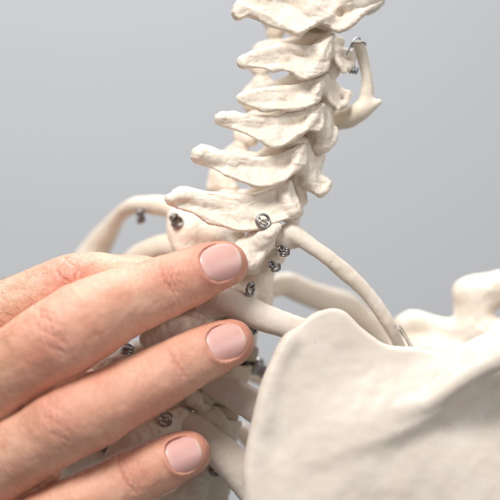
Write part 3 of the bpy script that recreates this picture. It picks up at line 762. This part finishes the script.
# ================================================================ the hand
HAND = {
 'middle': dict(pts=[(224, 264, -46, 23), (206, 270, -50, 26), (188, 278, -54, 28.5), (168, 286, -58, 30.5), (140, 297, -64, 32.5), (110, 309, -72, 36), (84, 323, -80, 40), (60, 338, -84, 41), (30, 357, -80, 39.5), (-10, 385, -64, 40), (-60, 420, -44, 43)], nail=(221, 260.5, 21, 18.5, 17)),
 'ring': dict(pts=[(230, 343, -50, 23), (214, 349, -54, 26), (197, 357, -58, 28), (176, 368, -62, 29.5), (150, 382, -68, 31.5), (114, 400, -78, 34), (92, 411, -84, 36.5), (66, 423, -86, 37), (36, 442, -80, 36), (-4, 466, -64, 38), (-55, 500, -44, 42)], nail=(226.5, 341, 20, 18, 22)),
 'little': dict(pts=[(187, 454, -54, 23), (170, 460, -58, 26), (150, 470, -62, 27.5), (126, 482, -66, 28.5), (104, 494, -72, 30), (80, 506, -76, 31), (50, 520, -74, 31), (10, 540, -60, 33), (-40, 570, -42, 38)], nail=(184, 454, 18, 17.5, 22)),
 'index': dict(pts=[(188, 290, 6, 21), (168, 286, 4, 25), (145, 284, 0, 28), (115, 284, -6, 30), (92, 284, -12, 32), (72, 288, -16, 33.5), (48, 297, -18, 33), (20, 310, -20, 34), (-15, 326, -22, 37), (-70, 352, -26, 42)], nail=None),
 'thumb': dict(pts=[(88, 384, 14, 15), (70, 388, 10, 20), (40, 400, 4, 27), (10, 412, 4, 30), (-30, 440, 0, 38), (-120, 480, -6, 46)], nail=None),
}
def hand():
    f = Field([-430, -150, -390], [8, 70, 30], 1.12)
    # palm, wrist and the start of the forearm (outside the frame)
    f.chain(PR([(-70, 352, -24, 42), (-140, 400, -20, 48), (-240, 455, -14, 50), (-320, 490, -10, 48), (-440, 540, -6, 50)]), k=26, n=3)
    f.chain(PR([(-60, 420, -42, 44), (-150, 440, -32, 52), (-240, 470, -16, 54)]), k=26, n=3)
    f.chain(PR([(-55, 500, -40, 42), (-150, 490, -26, 50), (-240, 490, -12, 52)]), k=26, n=3)
    f.chain(PR([(-40, 570, -38, 38), (-130, 545, -24, 46), (-220, 510, -10, 50)]), k=26, n=3)
    red = []; tan = []; creases = []
    frames = {}
    for nm, h in HAND.items():
        pts = PR(h['pts'])
        # each finger in a scratch copy so that neighbours touch without fusing beyond the web
        G = Field.__new__(Field); G.h = f.h; G.lo = f.lo; G.n = f.n; G.ax = f.ax
        G.F = np.full(tuple(f.n), 200.0, np.float32)
        G.chain(pts, k=0.5, n=4)
        if h['nail']:
            px, py, ln, wd, ang = h['nail']
            a3 = pts[0][0] - pts[2][0]; a3 /= np.linalg.norm(a3)
            # dorsal direction: towards the camera, slightly up
            nd = np.array([0.0, -1.0, 0.18]); nd -= a3 * nd.dot(a3); nd /= np.linalg.norm(nd)
            b3 = np.cross(a3, nd)
            axc = pts[0][0]
            # centre of the nail on the dorsal surface
            tgt = P(px, py, pts[0][0][1] - 22)
            s0 = (tgt - axc).dot(a3); u0 = (tgt - axc).dot(b3)
            rr = 24.0
            cen = axc + a3 * s0 + b3 * u0 * 0.6 + nd * (rr * .985)
            # flatten the back of the fingertip a little, then sink a bed for the nail
            a3 = a3 - nd * .13; a3 /= np.linalg.norm(a3); nd = nd - a3 * nd.dot(a3); nd /= np.linalg.norm(nd)
            frames[nm] = (cen, a3, b3, nd, ln, wd)
            R = ln + 14
            q = G.sl(cen - R, cen + R); X, Y, Z = G.grid(q)
            vx, vy, vz = X - cen[0], Y - cen[1], Z - cen[2]
            v = vx * a3[0] + vy * a3[1] + vz * a3[2]; u = vx * b3[0] + vy * b3[1] + vz * b3[2]; w_ = vx * nd[0] + vy * nd[1] + vz * nd[2]
            e = (np.abs(u / wd) ** 2.4 + np.abs(np.where(v < 0, v / ln, v / (ln * 1.02))) ** 2.4) ** (1 / 2.4)
            surf = nail_h(u, v, wd, ln)
            outd = (e - 1) * min(ln, wd)
            dv = np.maximum(outd, surf - w_ - 0.4)
            # rim of the nail fold: sides + root; open towards the tip
            rim = 1.2 * np.exp(-((e - 1.12) / 0.13) ** 2) * np.clip(1.1 - v / ln * 1.3, 0, 1) * (np.abs(w_) < 16)
            G.F[q] -= rim
            G.F[q] = -smin(-G.F[q], dv, 1.3)
        if nm != 'thumb':
            jl = {'middle': [(3, 1.0), (7, 1.0)], 'ring': [(3, .75), (7, .8)], 'little': [(3, .85)], 'index': [(5, 1.0)]}[nm]
            for (ji, st) in jl:
                c = pts[ji][0]; r = pts[ji][1]
                a3 = pts[ji - 1][0] - pts[ji + 1][0]; a3 /= np.linalg.norm(a3)
                nd = np.array([0.0, -1.0, 0.25 if nm != 'index' else .5]); nd -= a3 * nd.dot(a3); nd /= np.linalg.norm(nd); b3 = np.cross(a3, nd)
                m, p = G.near(4); v = p - c
                sel = (v @ nd > -2) & (np.abs(v @ a3) < 26)
                vv = v[sel]; s_ = vv @ a3; u_ = vv @ b3; w2 = np.clip((vv @ nd) / r, 0, 1)
                disp = np.zeros(len(vv))
                big = r > 32
                L_ = {'middle': [(-4.5, 1.0, .008), (.5, .75, .007), (6, .5, .004), (10, .25, .003)], 'ring': [(-1, 1.0, .006), (4, .35, .004)], 'little': [(-1.5, 1.0, .007), (4.5, .4, .004)]}[nm] if not big and nm != 'index' else [(-9, 1.6, .024), (-4, .9, .012), (7, 1.3, -.016), (11.5, .8, -.02), (26, .8, .004)] if nm == 'index' else [(-13, .5, .016), (-8, .8, .012), (-3, .9, .006), (2, .9, -.006), (7, .8, -.010), (12, .6, -.016)]
                for (s0_, dep, cv) in L_:
                    creases.append((c, a3, b3, nd, s0_, cv, r, dep * st * (1.0 if not big else .45)))
                    wob = (.45 if not big else 1.6) * np.sin(u_ * .29 + s0_ * 2.1) + .5 * np.sin(u_ * .83 + s0_)
                    disp += dep * st * (2.4 if not big else 1.1) * np.exp(-((s_ - s0_ - cv * u_ ** 2 - wob) / 1.5) ** 2) * np.exp(-(u_ / (r * .72)) ** 4) * w2
                disp -= (1.6 if big else .2) * np.exp(-(s_ / (r * .42)) ** 2 - (u_ / (r * .5)) ** 2) * w2
                Fm = G.F[m]; Fm[sel] += disp; G.F[m] = Fm
                red.append((c + nd * r * .9, r * (.7 if big else .6), (.55 if nm == 'index' else .34) if big else .20))
        kk = 5.0
        X = f.ax[0][:, None, None]
        # webs: blend strongly only left of the knuckles
        kf = np.clip((-262 - X) / 80, 0, 1) * 18 + 0.8
        hh = np.clip(0.5 + 0.5 * (G.F - f.F) / kf, 0, 1)
        f.F = (G.F + (f.F - G.F) * hh - kf * hh * (1 - hh)).astype(np.float32)
    # soft skin web between the fingers at the left edge
    f.chain(PR([(-60, 440, -50, 26), (-14, 418, -60, 16), (6, 414, -66, 10)]), k=4)
    f.chain(PR([(-30, 515, -50, 22), (20, 488, -56, 14), (52, 474, -56, 9)]), k=4)
    f.rough(0.8, 22, 4); f.rough(.22, 5, 9, 2)
    def attrs(V):
        r = np.zeros(len(V))
        for c, rad, am in red: r = np.maximum(r, am * np.exp(-(((V - c) ** 2).sum(1)) / rad ** 2))
        for nm, (cen, a3, b3, nd, ln, wd) in frames.items():
            v = V - cen; e = np.sqrt((v @ a3 / ln) ** 2 + (v @ b3 / wd) ** 2)
            r = np.maximum(r, .28 * np.exp(-((e - 1.2) / .25) ** 2))
            r = np.maximum(r, .35 * np.exp(-((v - a3 * ln * 1.05) ** 2).sum(1) / 15 ** 2))
        t = np.zeros(len(V)); cz = np.zeros(len(V))
        for c, a3, b3, nd, s0_, cv, r_, st in creases:
            v = V - c; u_ = v @ b3; s_ = v @ a3
            wob = (.45 if r_ <= 32 else 1.6) * np.sin(u_ * .29 + s0_ * 2.1) + .5 * np.sin(u_ * .83 + s0_)
            cz = np.maximum(cz, .42 * st * np.exp(-((s_ - s0_ - cv * u_ ** 2 - wob) / 1.7) ** 2) * np.exp(-(u_ / (r_ * .62)) ** 4) * (v @ nd > 0) * (np.abs(s_) < 30) * (np.abs(v @ nd) < r_ * 1.3))
        for c, rad in ((P(25, 425, -120), 34), (P(15, 290, -50), 50), (P(5, 350, -110), 32)):
            t = np.maximum(t, .55 * np.exp(-((V - c) ** 2).sum(1) / rad ** 2))
        return {'red': r, 'tan': t, 'crease': cz}
    o = f.build('person', SKIN, None, it=1, attrs=attrs, category='person',
                label='bare hand with spread fingers resting on the upper spine of the skeleton')
    for nm, fr in frames.items(): nail(fr, o)
    hairs(f, o)
    return o
def nail_h(u, v, wd, ln):
    Rc = wd * 1.12
    uu = np.clip(np.abs(u), 0, Rc * .98)
    return -(Rc - np.sqrt(Rc * Rc - uu * uu)) * 0.80 - 0.0045 * np.where(v > 0, v, v * .5) ** 2
def nail(fr, parent):
    cen, a3, b3, nd, ln, wd = fr
    nu, nv = 29, 33
    V = []; E_ = []; Ac = []
    for lay in (0, 1):
        for j in range(nv):
            tv = -1 + 2 * j / (nv - 1)
            for i in range(nu):
                tu = -1 + 2 * i / (nu - 1)
                # square -> superellipse
                m = max(abs(tu), abs(tv), 1e-6); l = (abs(tu) ** 2.45 + abs(tv) ** 2.45) ** (1 / 2.45); s_ = m / l if l > 0 else 1
                u, v = tu * s_ * wd * 1.03, tv * s_ * ln * (1.03 if tv < 0 else 1.0)
                h_ = float(nail_h(np.array(u), np.array(v), wd, ln)) + (0.75 if lay == 0 else -1.0)
                if lay == 0:
                    rim = max(0, (m - .9) / .1); h_ -= 1.7 * rim ** 2 * (1 if tv * s_ < .75 else .35)
                V.append(cen + b3 * u + a3 * v + nd * h_)
                E_.append((1 + tv * s_) / 2 if True else 0); Ac.append(tu * s_)
    Q = []
    N = nu * nv
    for j in range(nv - 1):
        for i in range(nu - 1):
            a = j * nu + i
            Q.append((a, a + 1, a + nu + 1, a + nu)); Q.append((N + a, N + a + nu, N + a + nu + 1, N + a + 1))
    def side(a, b): Q.append((a, N + a, N + b, b))
    for i in range(nu - 1): side(i, i + 1) if False else Q.append((i + 1, i, N + i, N + i + 1)); Q.append(((nv - 1) * nu + i, (nv - 1) * nu + i + 1, N + (nv - 1) * nu + i + 1, N + (nv - 1) * nu + i))
    for j in range(nv - 1): Q.append((j * nu, (j + 1) * nu, N + (j + 1) * nu, N + j * nu)); Q.append(((j + 1) * nu + nu - 1, j * nu + nu - 1, N + j * nu + nu - 1, N + (j + 1) * nu + nu - 1))
    V = np.array(V); Q = np.array(Q)
    n0 = np.cross(V[Q[0][1]] - V[Q[0][0]], V[Q[0][3]] - V[Q[0][0]])
    if n0.dot(nd) < 0: Q = Q[:, ::-1]
    make_mesh('fingernail', V, Q, NAIL, parent, {'edge': E_, 'across': Ac})
def hairs(f, parent):
    """fine dark hairs on the back of the first finger and hand"""
    m, p = f.near(0.6)
    gx = []
    sel = (p[:, 0] < -196) & (p[:, 0] > -262) & (p[:, 1] < 10)
    k0 = p[:, 2]
    py = 250 - k0
    sel &= (py > 262) & (py < 350 - (p[:, 0] + 262) * .3)
    p = p[sel]
    if len(p) == 0: return
    idx = [i for i in rnd.sample(range(len(p)), min(620, len(p))) if rnd.random() < min(1.0, (-196 - p[i][0]) / 45)]
    V = []; Q = []
    for i in idx:
        a = p[i]
        ii = np.clip(np.round((a - f.lo) / f.h).astype(int), 1, f.n - 2)
        g = np.array([f.F[ii[0] + 1, ii[1], ii[2]] - f.F[ii[0] - 1, ii[1], ii[2]], f.F[ii[0], ii[1] + 1, ii[2]] - f.F[ii[0], ii[1] - 1, ii[2]], f.F[ii[0], ii[1], ii[2] + 1] - f.F[ii[0], ii[1], ii[2] - 1]])
        g /= max(np.linalg.norm(g), 1e-6)
        d = np.array([0.8 + rnd.uniform(-.2, .2), -.1, -0.35 + rnd.uniform(-.35, .35)]) ; d -= g * d.dot(g) * .8; d /= np.linalg.norm(d)
        L_ = rnd.uniform(3.5, 8.5); c = np.array([rnd.uniform(-.3, .3) for _ in range(3)])
        pts = [a + d * L_ * t + g * (L_ * .10 * t + 0.0) + c * L_ * .3 * t * t for t in (0, .33, .66, 1)]
        sd = np.cross(d, g); sd /= max(np.linalg.norm(sd), 1e-6)
        b0 = len(V)
        for q, pt in enumerate(pts):
            r = .12 * (1 - .75 * q / 3)
            V += [pt + sd * r, pt - sd * r * .5 + g * r * .8, pt - sd * r * .5 - g * r * .8]
        for q in range(3):
            for s_ in range(3):
                t = (s_ + 1) % 3; Q.append((b0 + q * 3 + s_, b0 + q * 3 + t, b0 + q * 3 + 3 + t, b0 + q * 3 + 3 + s_))
    mm, nt, b = mat('body_hair'); b.inputs['Base Color'].default_value = (0.20, 0.11, 0.06, 1); b.inputs['Roughness'].default_value = .5
    make_mesh('body_hair', np.array(V), np.array(Q), mm, parent, kind='stuff')
hand()
